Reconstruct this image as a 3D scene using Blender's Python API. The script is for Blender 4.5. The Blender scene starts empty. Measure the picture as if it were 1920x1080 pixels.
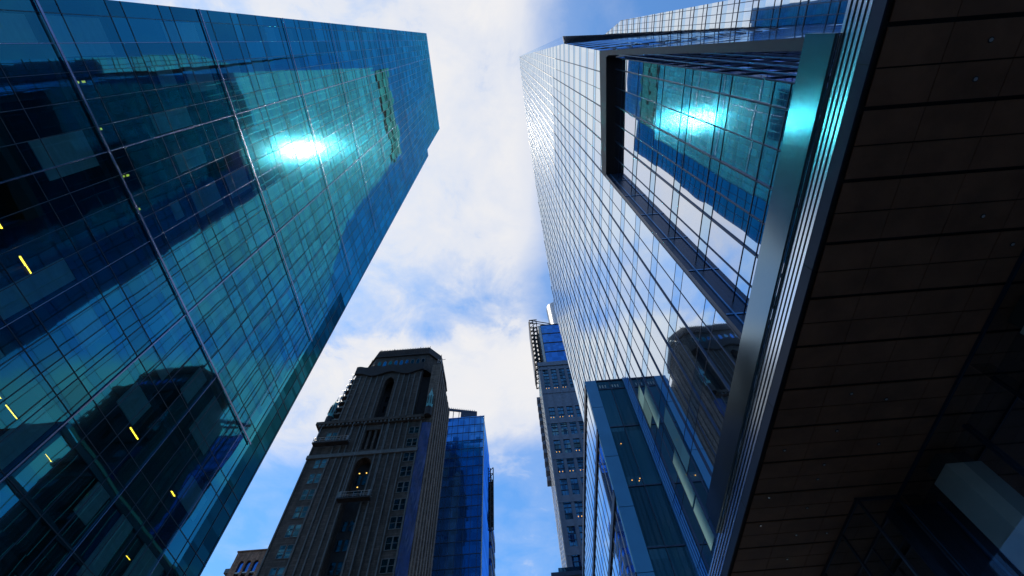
import bpy, math, random
from mathutils import Matrix, Vector
random.seed(7)
S = bpy.context.scene
C = S.collection
CZ = 1.7                                     # eye height: all z below are given from the eye, the ground is at -CZ

# ------------------------------------------------------------------ camera
cam_d = bpy.data.cameras.new('camera')
cam_d.sensor_width = 36.0
cam_d.lens = 16.0
cam_d.clip_start = 0.05
cam_d.clip_end = 6000
cam = bpy.data.objects.new('camera', cam_d)
C.objects.link(cam)
rx = (0.99691933, 0.0674083, -0.0400994)      # image right
dn = (-0.07838186, 0.87479645, -0.47810819)   # image down
fw = (0.00285035, 0.47977837, 0.87738509)     # forward
cam.matrix_world = Matrix(((rx[0], -dn[0], -fw[0], 0), (rx[1], -dn[1], -fw[1], 0), (rx[2], -dn[2], -fw[2], CZ), (0, 0, 0, 1)))
S.camera = cam

# ------------------------------------------------------------------ light
SUN = Vector((-0.381, 0.160, 0.911)).normalized()
sun_d = bpy.data.lights.new('sun', 'SUN')
sun_d.energy = 5.0
sun_d.angle = math.radians(0.5)
sun_d.color = (1.0, 0.87, 0.68)
sun = bpy.data.objects.new('sun', sun_d)
sun.rotation_euler = SUN.to_track_quat('Z', 'Y').to_euler()
sun.location = (0, 0, 300)
C.objects.link(sun)
S.view_settings.view_transform = 'Standard'
S.view_settings.look = 'None'
S.view_settings.exposure = 0.0
S.view_settings.gamma = 1.0
S.cycles.max_bounces = 14
S.cycles.glossy_bounces = 8
S.cycles.diffuse_bounces = 3
S.cycles.transmission_bounces = 8
S.cycles.transparent_max_bounces = 16
S.cycles.caustics_reflective = True
S.cycles.blur_glossy = 0.0
S.cycles.sample_clamp_indirect = 30
S.cycles.use_denoising = True


class NT:
    """small helper for node trees"""
    def __init__(s, tree):
        s.t = tree
        tree.nodes.clear()

    def n(s, typ, **kw):
        nd = s.t.nodes.new(typ)
        for k, v in kw.items():
            if k.startswith('i_'):
                nd.inputs[k[2:].replace('_', ' ')].default_value = v
            else:
                setattr(nd, k, v)
        return nd

    def l(s, a, b):
        s.t.links.new(a, b)

    def m(s, op, a, b=None, c=None, clamp=False):
        nd = s.t.nodes.new('ShaderNodeMath')
        nd.operation = op
        nd.use_clamp = clamp
        for i, v in enumerate((a, b, c)):
            if v is None:
                continue
            if isinstance(v, (int, float)):
                nd.inputs[i].default_value = v
            else:
                s.l(v, nd.inputs[i])
        return nd.outputs[0]

    def mixc(s, fac, a, b, blend='MIX'):
        nd = s.t.nodes.new('ShaderNodeMix')
        nd.data_type = 'RGBA'
        nd.blend_type = blend
        for sock, v in ((nd.inputs[0], fac), (nd.inputs[6], a), (nd.inputs[7], b)):
            if isinstance(v, (int, float)):
                sock.default_value = v
            elif isinstance(v, tuple):
                sock.default_value = (*v, 1) if len(v) == 3 else v
            else:
                s.l(v, sock)
        return nd.outputs[2]

    def ramp(s, fac, pts):
        nd = s.t.nodes.new('ShaderNodeValToRGB')
        el = nd.color_ramp.elements
        while len(el) < len(pts):
            el.new(0.5)
        for e, (p, c) in zip(el, pts):
            e.position = p
            e.color = (c, c, c, 1) if isinstance(c, (int, float)) else (*c, 1)
        s.l(fac, nd.inputs[0])
        return nd.outputs[0]


# ------------------------------------------------------------------ sky
W = bpy.data.worlds.new('World')
S.world = W
W.use_nodes = True
k = NT(W.node_tree)
sky = k.n('ShaderNodeTexSky', sky_type='NISHITA', sun_disc=False)
sky.sun_elevation = math.asin(SUN.z)
sky.sun_rotation = math.atan2(SUN.x, SUN.y)
sky.dust_density = 0.3
sky.ozone_density = 2.5
tc = k.n('ShaderNodeTexCoord')
sep = k.n('ShaderNodeSeparateXYZ')
k.l(tc.outputs['Generated'], sep.inputs[0])
zc = k.m('MAXIMUM', sep.outputs[2], 0.06)
px = k.m('DIVIDE', sep.outputs[0], zc)
py = k.m('DIVIDE', sep.outputs[1], zc)
cmb = k.n('ShaderNodeCombineXYZ')
k.l(px, cmb.inputs[0])
k.l(py, cmb.inputs[1])
big = k.n('ShaderNodeTexNoise', i_Scale=1.7, i_Detail=7.0, i_Roughness=0.60, i_Distortion=0.25)
k.l(cmb.outputs[0], big.inputs['Vector'])
fine = k.n('ShaderNodeTexNoise', i_Scale=6.0, i_Detail=8.0, i_Roughness=0.62, i_Distortion=0.4)
k.l(cmb.outputs[0], fine.inputs['Vector'])
nb = k.m('SUBTRACT', big.outputs[0], 0.5)
nf = k.m('SUBTRACT', fine.outputs[0], 0.5)
wob = k.m('ADD', k.m('MULTIPLY', nb, 0.55), k.m('MULTIPLY', nf, 0.30))
pyw = k.m('ADD', py, k.m('MULTIPLY', wob, 0.35))
pxw = k.m('ADD', px, k.m('MULTIPLY', wob, 0.55))
# bands of cloud along the street, thinning out to clear blue on the far side of the zenith
bandy = k.ramp(k.m('MULTIPLY', k.m('ADD', pyw, 0.5), 0.4), [
    (0.0, 0.42), (0.18, 0.66), (0.26, 0.74), (0.36, 0.66), (0.405, 0.46), (0.455, 0.44), (0.50, 0.82), (0.575, 0.80), (0.66, 0.26), (1.0, 0.18)])
bandx = k.ramp(k.m('ADD', k.m('MULTIPLY', pxw, 0.5), 0.5), [
    (0.0, 0.55), (0.30, 0.95), (0.46, 1.0), (0.515, 1.0), (0.55, 0.66), (0.59, 0.34), (0.65, 0.12), (1.0, 0.10)])
low = k.m('MULTIPLY', k.m('SUBTRACT', pyw, 0.45), 4.0, clamp=True)
bx2 = k.m('MAXIMUM', bandx, k.m('MULTIPLY', low, 0.9))
cover = k.m('MULTIPLY', bandy, bx2)
dens = k.m('ADD', cover, k.m('ADD', k.m('MULTIPLY', nb, 0.95), k.m('MULTIPLY', nf, 0.75)))
cl = k.ramp(dens, [(0.10, 0.04), (0.30, 0.16), (0.44, 0.50), (0.58, 0.88), (0.76, 1.0)])
shade = k.m('ADD', k.m('MULTIPLY', nb, -1.0), k.m('MULTIPLY', nf, -0.6))
cloudc = k.mixc(k.m('ADD', 0.32, shade, clamp=True), (9.3, 9.05, 8.9), (6.9, 7.6, 9.0))
blue = k.mixc(1.0, sky.outputs[0], (0.88, 1.70, 2.22), 'MULTIPLY')
bg = k.n('ShaderNodeBackground', i_Strength=0.1)
k.l(k.mixc(cl, blue, cloudc), bg.inputs[0])
wo = k.n('ShaderNodeOutputWorld')
k.l(bg.outputs[0], wo.inputs[0])


# ------------------------------------------------------------------ materials
def new_mat(name):
    m = bpy.data.materials.new(name)
    m.use_nodes = True
    return m, NT(m.node_tree)


def plain(name, col, rough=0.6, metal=0.0, spec=0.5, var=0.12, scale=3.0, bump=0.0, stretch=None):
    """painted, stone or metal surface with a mottled tone"""
    m, k = new_mat(name)
    b = k.n('ShaderNodeBsdfPrincipled', i_Roughness=rough, i_Metallic=metal)
    b.inputs['Specular IOR Level'].default_value = spec
    geo = k.n('ShaderNodeNewGeometry')
    vec = geo.outputs['Position']
    if stretch:
        mp = k.n('ShaderNodeMapping')
        mp.inputs['Scale'].default_value = stretch
        k.l(vec, mp.inputs[0])
        vec = mp.outputs[0]
    nz = k.n('ShaderNodeTexNoise', i_Scale=scale, i_Detail=6.0, i_Roughness=0.6)
    k.l(vec, nz.inputs['Vector'])
    a = tuple(c * (1 - var) for c in col)
    c2 = tuple(min(1, c * (1 + var)) for c in col)
    k.l(k.mixc(k.ramp(nz.outputs[0], [(0.3, 0.0), (0.7, 1.0)]), a, c2), b.inputs['Base Color'])
    k.l(k.m('ADD', rough - 0.06, k.m('MULTIPLY', nz.outputs[0], 0.12)), b.inputs['Roughness'])
    if bump:
        bp = k.n('ShaderNodeBump', i_Strength=bump, i_Distance=0.05)
        k.l(nz.outputs[0], bp.inputs['Height'])
        k.l(bp.outputs[0], b.inputs['Normal'])
    o = k.n('ShaderNodeOutputMaterial')
    k.l(b.outputs[0], o.inputs[0])
    return m


def masonry(name, col, bw=0.9, bh=0.36, var=0.3):
    """stone blocks laid in courses, streaked from above"""
    m, k = new_mat(name)
    geo = k.n('ShaderNodeNewGeometry')
    sp = k.n('ShaderNodeSeparateXYZ')
    k.l(geo.outputs['Position'], sp.inputs[0])
    cb = k.n('ShaderNodeCombineXYZ')
    k.l(k.m('ADD', sp.outputs[0], sp.outputs[1]), cb.inputs[0])
    k.l(sp.outputs[2], cb.inputs[1])
    br = k.n('ShaderNodeTexBrick', i_Scale=1.0)
    br.inputs['Brick Width'].default_value = bw
    br.inputs['Row Height'].default_value = bh
    br.inputs['Mortar Size'].default_value = 0.025
    br.inputs['Bias'].default_value = 0.0
    br.inputs['Color1'].default_value = (*[c * (1 - var) for c in col], 1)
    br.inputs['Color2'].default_value = (*[c * (1 + var) for c in col], 1)
    br.inputs['Mortar'].default_value = (*[c * 0.45 for c in col], 1)
    k.l(cb.outputs[0], br.inputs['Vector'])
    mp = k.n('ShaderNodeMapping')
    mp.inputs['Scale'].default_value = (1.0, 1.0, 0.12)
    k.l(geo.outputs['Position'], mp.inputs[0])
    nz = k.n('ShaderNodeTexNoise', i_Scale=1.1, i_Detail=7.0, i_Roughness=0.65)
    k.l(mp.outputs[0], nz.inputs['Vector'])
    col_ = k.mixc(1.0, br.outputs['Color'], k.ramp(nz.outputs[0], [(0.32, 0.45), (0.52, 1.0), (0.72, 1.35)]), 'MULTIPLY')
    b = k.n('ShaderNodeBsdfPrincipled', i_Roughness=0.88)
    k.l(col_, b.inputs['Base Color'])
    bp = k.n('ShaderNodeBump', i_Strength=0.5, i_Distance=0.04)
    k.l(k.m('ADD', nz.outputs[0], k.m('MULTIPLY', br.outputs['Fac'], -0.6)), bp.inputs['Height'])
    k.l(bp.outputs[0], b.inputs['Normal'])
    o = k.n('ShaderNodeOutputMaterial')
    k.l(b.outputs[0], o.inputs[0])
    return m


def lamp_mat(name, col, strength):
    m, k = new_mat(name)
    e = k.n('ShaderNodeEmission', i_Strength=strength)
    e.inputs[0].default_value = (*col, 1)
    o = k.n('ShaderNodeOutputMaterial')
    k.l(e.outputs[0], o.inputs[0])
    return m


def glass(name, refl, under, axis='Y', pu=1.5, pz=4.0, off=(0.0, 0.0), f0=0.5, power=2.0, tilt=0.003, wave=0.004,
          wscale=0.35, see=False, rough=0.012, glow=0.12, glow_rough=0.14, spandrel=None, sp_frac=0.26, vary=0.1, glow_col=None):
    """reflective pane: coated mirror over either a dark backing (see False) or a tinted clear sheet (see True)"""
    m, k = new_mat(name)
    geo = k.n('ShaderNodeNewGeometry')
    sp = k.n('ShaderNodeSeparateXYZ')
    k.l(geo.outputs['Position'], sp.inputs[0])
    u = k.m('DIVIDE', k.m('SUBTRACT', sp.outputs[0 if axis == 'X' else 1], off[0]), pu)
    w = k.m('DIVIDE', k.m('SUBTRACT', sp.outputs[2], off[1] + CZ), pz)
    cell = k.n('ShaderNodeCombineXYZ')
    k.l(k.m('FLOOR', u), cell.inputs[0])
    k.l(k.m('FLOOR', w), cell.inputs[1])
    wf = k.m('FRACT', w)
    isp = k.m('LESS_THAN', wf, sp_frac)
    k.l(isp, cell.inputs[2])
    wn = k.n('ShaderNodeTexWhiteNoise', noise_dimensions='3D')
    k.l(cell.outputs[0], wn.inputs['Vector'])
    nz = k.n('ShaderNodeTexNoise', i_Scale=wscale, i_Detail=1.5)
    off_v = k.n('ShaderNodeVectorMath', operation='SCALE')
    off_v.inputs['Scale'].default_value = 7.0
    k.l(wn.outputs['Color'], off_v.inputs[0])
    addp = k.n('ShaderNodeVectorMath', operation='ADD')
    k.l(geo.outputs['Position'], addp.inputs[0])
    k.l(off_v.outputs[0], addp.inputs[1])
    k.l(addp.outputs[0], nz.inputs['Vector'])

    def centred(sock, amp):
        s1 = k.n('ShaderNodeVectorMath', operation='SUBTRACT')
        k.l(sock, s1.inputs[0])
        s1.inputs[1].default_value = (0.5, 0.5, 0.5)
        s2 = k.n('ShaderNodeVectorMath', operation='SCALE')
        s2.inputs['Scale'].default_value = amp
        k.l(s1.outputs[0], s2.inputs[0])
        return s2.outputs[0]
    a1 = k.n('ShaderNodeVectorMath', operation='ADD')
    k.l(centred(wn.outputs['Color'], tilt * 2), a1.inputs[0])
    k.l(centred(nz.outputs['Color'], wave * 2), a1.inputs[1])
    a2 = k.n('ShaderNodeVectorMath', operation='ADD')
    k.l(a1.outputs[0], a2.inputs[0])
    k.l(geo.outputs['Normal'], a2.inputs[1])
    nn = k.n('ShaderNodeVectorMath', operation='NORMALIZE')
    k.l(a2.outputs[0], nn.inputs[0])
    tint = k.mixc(k.m('MULTIPLY', wn.outputs['Value'], 1.0), tuple(c * (1 - vary) for c in refl), tuple(min(1, c * (1 + vary)) for c in refl))
    if spandrel:
        tint = k.mixc(isp, tint, spandrel)
    g1 = k.n('ShaderNodeBsdfGlossy', i_Roughness=rough)
    g2 = k.n('ShaderNodeBsdfGlossy', i_Roughness=glow_rough)
    for g in (g1, g2):
        if g is g2 and glow_col:
            g.inputs['Color'].default_value = (*glow_col, 1)
        else:
            k.l(tint, g.inputs['Color'])
        k.l(nn.outputs[0], g.inputs['Normal'])
    gm = k.n('ShaderNodeMixShader')
    gm.inputs[0].default_value = glow
    k.l(g1.outputs[0], gm.inputs[1])
    k.l(g2.outputs[0], gm.inputs[2])
    if see:
        bs = k.n('ShaderNodeBsdfTransparent')
        bs.inputs[0].default_value = (*under, 1)
    else:
        bs = k.n('ShaderNodeBsdfDiffuse')
        k.l(k.mixc(wn.outputs['Value'], tuple(c * 0.6 for c in under), tuple(c * 1.4 for c in under)), bs.inputs[0])
    lw = k.n('ShaderNodeLayerWeight')
    lw.inputs[0].default_value = 0.5
    fac = k.m('ADD', f0, k.m('MULTIPLY', k.m('POWER', lw.outputs['Facing'], power), 1 - f0), clamp=True)
    mx = k.n('ShaderNodeMixShader')
    k.l(fac, mx.inputs[0])
    k.l(bs.outputs[0], mx.inputs[1])
    k.l(gm.outputs[0], mx.inputs[2])
    o = k.n('ShaderNodeOutputMaterial')
    k.l(mx.outputs[0], o.inputs[0])
    return m


M = {}
M['teal_glass'] = glass('teal_glass', (0.026, 0.375, 0.50), (0.36, 0.58, 0.62), pu=1.1, pz=3.9, off=(-1.1, 22.1), f0=0.12, power=0.9,
                        tilt=0.0022, wave=0.004, wscale=0.45, see=True, vary=0.2, glow=0.04, glow_rough=0.09, glow_col=(0.85, 0.75, 0.66))
M['corner_glass'] = glass('corner_glass', (0.02, 0.20, 0.28), (0.003, 0.010, 0.014), pu=1.1, pz=1.3, off=(-1.1, 22.1), f0=0.16, power=3.0, tilt=0.004, wave=0.004, vary=0.4)
M['teal_glass_solid'] = glass('teal_glass_solid', (0.025, 0.36, 0.50), (0.004, 0.02, 0.03), axis='X', pu=1.5, pz=3.9, f0=0.5)
M['silver_glass'] = glass('silver_glass', (0.80, 0.89, 1.0), (0.01, 0.025, 0.05), pu=1.5, pz=4.3, off=(0.3, 1.6), f0=0.80, power=2.2,
                          tilt=0.0018, wave=0.0022, wscale=0.5, glow=0.22, glow_rough=0.075, spandrel=(0.56, 0.76, 0.97), sp_frac=0.27, vary=0.05)
M['bay_glass'] = glass('bay_glass', (0.80, 0.86, 0.98), (0.01, 0.03, 0.06), pu=1.5, pz=4.6, off=(0.0, 40.7), f0=0.68, power=2.2,
                       tilt=0.0022, wave=0.004, wscale=0.35, spandrel=(0.60, 0.78, 0.95), sp_frac=0.24, vary=0.05, glow=0.06, glow_rough=0.07)
M['blue_face_glass'] = glass('blue_face_glass', (0.35, 0.55, 0.80), (0.006, 0.02, 0.05), axis='X', pu=1.5, pz=4.3, f0=0.5, tilt=0.012, wave=0.01, vary=0.3,
                             spandrel=(0.16, 0.34, 0.6))
M['side_glass'] = glass('side_glass', (0.78, 0.80, 1.0), (0.01, 0.02, 0.07), axis='X', pu=1.5, pz=4.6, f0=0.8, tilt=0.006, wave=0.006, vary=0.25,
                        spandrel=(0.50, 0.62, 0.95))
M['screen_glass'] = glass('screen_glass', (0.40, 0.58, 0.85), (0.82, 0.86, 0.95), axis='X', pu=1.5, pz=4.3, f0=0.12, power=2.5, tilt=0.008, wave=0.008, see=True, vary=0.3)
M['podium_glass'] = glass('podium_glass', (0.28, 0.50, 0.62), (0.016, 0.075, 0.13), axis='X', pu=1.25, pz=5.2, off=(8.4, 21.5), f0=0.03, power=5,
                          tilt=0.004, wave=0.003, spandrel=(0.45, 0.75, 0.85), sp_frac=0.16)
M['office_glass'] = glass('office_glass', (0.07, 0.32, 0.78), (0.007, 0.055, 0.20), axis='X', pu=1.5, pz=2.7, f0=0.5, power=2, tilt=0.012, wave=0.008, vary=0.22,
                          spandrel=(0.06, 0.28, 0.66), sp_frac=0.34, rough=0.05)
M['dark_glass'] = glass('dark_glass', (0.12, 0.30, 0.42), (0.004, 0.010, 0.018), axis='X', f0=0.35, tilt=0.03, wave=0.01, vary=0.6)
M['sash_glass'] = glass('sash_glass', (0.08, 0.24, 0.28), (0.004, 0.022, 0.028), axis='X', pu=0.9, pz=1.0, f0=0.22, tilt=0.03, wave=0.01, vary=0.6)
M['cobalt_glass'] = glass('cobalt_glass', (0.08, 0.30, 0.75), (0.006, 0.05, 0.22), axis='X', pu=1.6, pz=3.3, f0=0.4, tilt=0.006, wave=0.006, vary=0.2)
M['lobby_glass'] = glass('lobby_glass', (0.30, 0.38, 0.50), (0.78, 0.82, 0.86), pu=3, pz=4, f0=0.05, power=3, tilt=0.001, wave=0.001, see=True, glow=0.0)
M['lilac_metal'] = plain('lilac_metal', (0.30, 0.30, 0.42), 0.22, 0.9)
M['dark_mullion'] = plain('dark_mullion', (0.012, 0.025, 0.045), 0.35, 0.3)
M['navy_metal'] = plain('navy_metal', (0.015, 0.035, 0.075), 0.35, 0.5, var=0.2)
M['frame_dark'] = plain('frame_dark', (0.010, 0.016, 0.028), 0.5)
M['blue_metal'] = plain('blue_metal', (0.06, 0.20, 0.40), 0.3, 0.7)
M['panel_blue'] = plain('panel_blue', (0.035, 0.19, 0.36), 0.32, 0.45, var=0.08, scale=0.6)
M['slat_metal'] = plain('slat_metal', (0.78, 0.85, 0.90), 0.20, 1.0, var=0.06, scale=2.0, stretch=(1, 0.2, 1))
M['band_metal'] = plain('band_metal', (0.15, 0.22, 0.25), 0.15, 1.0, var=0.05, scale=0.5)
M['black'] = plain('black', (0.006, 0.007, 0.009), 0.7)
M['edge_strip'] = plain('edge_strip', (0.02, 0.03, 0.055), 0.4, 0.5)
M['soffit'] = plain('soffit', (0.165, 0.086, 0.047), 0.55, var=0.28, scale=1.3)
M['concrete_pale'] = plain('concrete_pale', (0.30, 0.36, 0.38), 0.6, var=0.1, scale=1.5)
M['slab_dark'] = plain('slab_dark', (0.03, 0.035, 0.04), 0.8)
M['core_dark'] = plain('core_dark', (0.012, 0.02, 0.026), 0.9)
M['blind'] = plain('blind', (0.72, 0.78, 0.76), 0.8, var=0.12, scale=1.2, stretch=(1, 1, 4))
M['light_patch'] = plain('light_patch', (0.50, 0.72, 0.74), 0.3, var=0.10, scale=0.7, stretch=(1, 2, 0.3))  # pale tone for painted sunlight patches
M['light_patch_pane'] = glass('light_patch_pane', (0.5, 0.75, 0.8), (0.34, 0.62, 0.66), pu=1.5, pz=4.3, off=(0.3, 1.6), f0=0.30, power=3, tilt=0.004, wave=0.004, vary=0.2)  # pale colour stands in for sunlight thrown onto the panes
M['asphalt'] = plain('asphalt', (0.05, 0.05, 0.052), 0.85, scale=8, var=0.25)
M['paving'] = plain('paving', (0.26, 0.25, 0.24), 0.8, scale=4, var=0.2)
M['kerb'] = plain('kerb', (0.34, 0.33, 0.32), 0.8)
M['paint'] = plain('paint', (0.78, 0.78, 0.76), 0.7)
M['brown_brick'] = masonry('brown_brick', (0.078, 0.056, 0.049))  # dark brown, varied from block to block
M['brown_brick_dark'] = plain('brown_brick_dark', (0.030, 0.027, 0.032), 0.9, var=0.3, scale=1.5)  # darker brown; the crown roof's unlit look is put into this colour
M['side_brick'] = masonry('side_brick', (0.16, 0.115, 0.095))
M['rib_stone'] = plain('rib_stone', (0.125, 0.118, 0.12), 0.8, var=0.3, scale=1.2)
M['copper'] = plain('copper', (0.10, 0.34, 0.36), 0.6, var=0.35, scale=4)
M['tarp'] = plain('tarp', (0.008, 0.030, 0.14), 0.5, var=0.35, scale=0.9, bump=1.0)
M['steel'] = plain('steel', (0.25, 0.26, 0.28), 0.45, 0.6)
M['orange_brick'] = masonry('orange_brick', (0.26, 0.145, 0.10), 0.5, 0.25)
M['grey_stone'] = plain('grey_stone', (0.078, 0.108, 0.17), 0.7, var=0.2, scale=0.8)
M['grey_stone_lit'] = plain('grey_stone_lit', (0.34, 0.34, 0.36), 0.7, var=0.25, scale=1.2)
M['cyl_metal'] = plain('cyl_metal', (0.45, 0.50, 0.55), 0.3, 0.8, var=0.1)
M['roof_grey'] = plain('roof_grey', (0.10, 0.11, 0.12), 0.8)
M['lamp_yellow'] = lamp_mat('lamp_yellow', (1.0, 0.50, 0.03), 12.0)
M['lamp_amber'] = lamp_mat('lamp_amber', (1.0, 0.6, 0.12), 2.2)
M['lamp_green'] = lamp_mat('lamp_green', (0.8, 0.8, 0.1), 1.6)
M['lamp_warm'] = lamp_mat('lamp_warm', (1.0, 0.5, 0.12), 1.4)
M['lamp_lens'] = plain('lamp_lens', (0.75, 0.82, 0.85), 0.15, 0.6)
M['canopy_lamp'] = lamp_mat('canopy_lamp', (1.0, 0.55, 0.2), 3.0)


# ------------------------------------------------------------------ geometry helpers
class MB:
    def __init__(s):
        s.v, s.f, s.mi = [], [], []
        s.cur = 0

    def face(s, pts):
        b = len(s.v)
        s.v += [tuple(p) for p in pts]
        s.f.append(tuple(range(b, b + len(pts))))
        s.mi.append(s.cur)
        return s

    def box(s, x0, x1, y0, y1, z0, z1):
        b = len(s.v)
        s.v += [(x, y, z) for z in (z0, z1) for y in (y0, y1) for x in (x0, x1)]
        for q in ((0, 2, 3, 1), (4, 5, 7, 6), (0, 1, 5, 4), (2, 6, 7, 3), (0, 4, 6, 2), (1, 3, 7, 5)):
            s.f.append(tuple(b + i for i in q))
            s.mi.append(s.cur)
        return s

    def hexa(s, lo, hi):
        """solid between two loops of equal length"""
        n = len(lo)
        b = len(s.v)
        s.v += [tuple(p) for p in lo] + [tuple(p) for p in hi]
        s.f.append(tuple(b + i for i in reversed(range(n))))
        s.f.append(tuple(b + n + i for i in range(n)))
        s.mi += [s.cur, s.cur]
        for i in range(n):
            j = (i + 1) % n
            s.f.append((b + i, b + j, b + n + j, b + n + i))
            s.mi.append(s.cur)
        return s

    def prism(s, pts, axis, a0, a1):
        """2-D outline pushed along one axis: axis 0 takes (y, z), 1 takes (x, z), 2 takes (x, y)"""
        def at(p, a):
            return (a, p[0], p[1]) if axis == 0 else (p[0], a, p[1]) if axis == 1 else (p[0], p[1], a)
        return s.hexa([at(p, a0) for p in pts], [at(p, a1) for p in pts])

    def bar(s, p, q, r=0.05, n=6, r2=None):
        p, q = Vector(p), Vector(q)
        d = (q - p).normalized()
        a = d.orthogonal().normalized()
        b = d.cross(a)
        r2 = r if r2 is None else r2
        lo = [p + (a * math.cos(t) + b * math.sin(t)) * r for t in (2 * math.pi * i / n for i in range(n))]
        hi = [q + (a * math.cos(t) + b * math.sin(t)) * r2 for t in (2 * math.pi * i / n for i in range(n))]
        return s.hexa(lo, hi)

    def lathe(s, cx, cy, prof, n=24):
        b = len(s.v)
        for r, z in prof:
            s.v += [(cx + r * math.cos(2 * math.pi * i / n), cy + r * math.sin(2 * math.pi * i / n), z) for i in range(n)]
        for j in range(len(prof) - 1):
            for i in range(n):
                i2 = (i + 1) % n
                s.f.append((b + j * n + i, b + j * n + i2, b + (j + 1) * n + i2, b + (j + 1) * n + i))
                s.mi.append(s.cur)
        s.f.append(tuple(b + i for i in reversed(range(n))))
        s.f.append(tuple(b + (len(prof) - 1) * n + i for i in range(n)))
        s.mi += [s.cur, s.cur]
        return s

    def build(s, name, mats, parent=None):
        org = (0, 0, 0)
        p = parent
        while p is not None:
            org = tuple(o + l for o, l in zip(org, p.location))
            p = p.parent
        me = bpy.data.meshes.new(name)
        me.from_pydata([(x - org[0], y - org[1], z + CZ - org[2]) for x, y, z in s.v], [], s.f)
        for m in (mats if isinstance(mats, (list, tuple)) else [mats]):
            me.materials.append(M[m])
        me.polygons.foreach_set('material_index', s.mi)
        me.update()
        o = bpy.data.objects.new(name, me)
        C.objects.link(o)
        o.parent = parent
        return o


def bx(name, mat, parent, *a):
    return MB().box(*a).build(name, mat, parent)


def thing(name, label, cat, loc, group=None):
    o = bpy.data.objects.new(name, None)
    o.empty_display_size = 0.5
    C.objects.link(o)
    o.location = (loc[0], loc[1], loc[2] + CZ)
    o['label'] = label
    o['category'] = cat
    if group:
        o['group'] = group
    return o


def struct(o):
    o['kind'] = 'structure'
    return o


def clip(poly, inside, cross):
    out = []
    for i, b in enumerate(poly):
        a = poly[i - 1]
        ia, ib = inside(a), inside(b)
        if ia != ib:
            out.append(cross(a, b))
        if ib:
            out.append(b)
    return out


def clip_rect(poly, u0, u1, w0, w1):
    for ax, lim, sgn in ((0, u0, 1), (0, u1, -1), (1, w0, 1), (1, w1, -1)):
        if not poly:
            return []
        def cr(a, b):
            t = (lim - a[ax]) / (b[ax] - a[ax])
            return (a[0] + (b[0] - a[0]) * t, a[1] + (b[1] - a[1]) * t)
        poly = clip(poly, lambda p: sgn * (p[ax] - lim) >= 0, cr)
    return poly if len(poly) > 2 else []


def spans(poly, ax, val):
    """where the line coordinate[ax] = val runs inside the outline"""
    hits = []
    for i, b in enumerate(poly):
        a = poly[i - 1]
        if (a[ax] - val) * (b[ax] - val) < 0:
            t = (val - a[ax]) / (b[ax] - a[ax])
            hits.append(a[1 - ax] + (b[1 - ax] - a[1 - ax]) * t)
    hits.sort()
    return list(zip(hits[0::2], hits[1::2]))


def frange(a, b, s):
    n = int(math.floor((b - a) / s + 1e-6))
    return [a + i * s for i in range(n + 1)]


G = -CZ
# ------------------------------------------------------------------ ground
struct(MB().face([(-3000, -3000, G), (3000, -3000, G), (3000, 3000, G), (-3000, 3000, G)]).build('ground', 'asphalt'))
struct(MB().face([(-12, -400, G + 0.004), (3.0, -400, G + 0.004), (3.0, 600, G + 0.004), (-12, 600, G + 0.004)]).build('road', 'asphalt'))
mk = MB()
for x in (-8.3, -4.6, -0.8):
    for y in frange(-120, 300, 9):
        mk.face([(x - 0.06, y, G + 0.008), (x + 0.06, y, G + 0.008), (x + 0.06, y + 3, G + 0.008), (x - 0.06, y + 3, G + 0.008)])
struct(mk.build('road_marking_lines', 'paint'))
struct(MB().box(-18.3, -12.15, -200, 62, G, G + 0.14).build('pavement', 'paving'))
struct(MB().box(3.15, 20.3, -200, 60, G, G + 0.14).build('pavement', 'paving'))
struct(MB().box(-12.15, -12.0, -200, 62, G, G + 0.15).build('kerb', 'kerb'))
struct(MB().box(3.0, 3.15, -200, 60, G, G + 0.15).build('kerb', 'kerb'))

# ------------------------------------------------------------------ teal glass tower
XL = -18.0
T = thing('glass_tower', 'tall teal mirror-glass tower with bright metal ribs and a sun glare on its face', 'skyscraper', (-30, 10, G))
ROOF, STEP = 147.6, 117.0
Y0, Y1, Y2 = -2.9, 22.85, 24.35
zc_ = [G, 10.4, 22.1, 33.8, 42.9, 46.7, 59.7, 72.0, 84.0, 96.0, 108.0, STEP, 128.0, 138.0, ROOF]
yc_ = [Y0, -1.1, 3.3, 7.7, 12.1, 16.5, 20.9, Y1]
for a, b in zip(zc_, zc_[1:]):
    for c, d in zip(yc_, yc_[1:]):
        if d == Y1:
            low_ = b < 43
            e = 22.3 if low_ else d
            if not low_ and a < 43:
                e = d
            MB().face([(XL, c, a), (XL, c, b), (XL, e, b), (XL, e, a)]).build('glass_panel', 'teal_glass', T)
            if low_:
                MB().face([(XL, e, a), (XL, e, b), (XL, d, b), (XL, d, a)]).build('corner_panel', 'corner_glass', T)
            continue
        MB().face([(XL, c, a), (XL, c, b), (XL, d, b), (XL, d, a)]).build('glass_panel', 'teal_glass', T)
    if b <= STEP + 0.1:
        MB().face([(XL, Y1, a), (XL, Y1, b), (XL, Y2, b), (XL, Y2, a)]).build('corner_panel' if b < 43 else 'glass_panel', 'corner_glass' if b < 43 else 'teal_glass', T)
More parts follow.
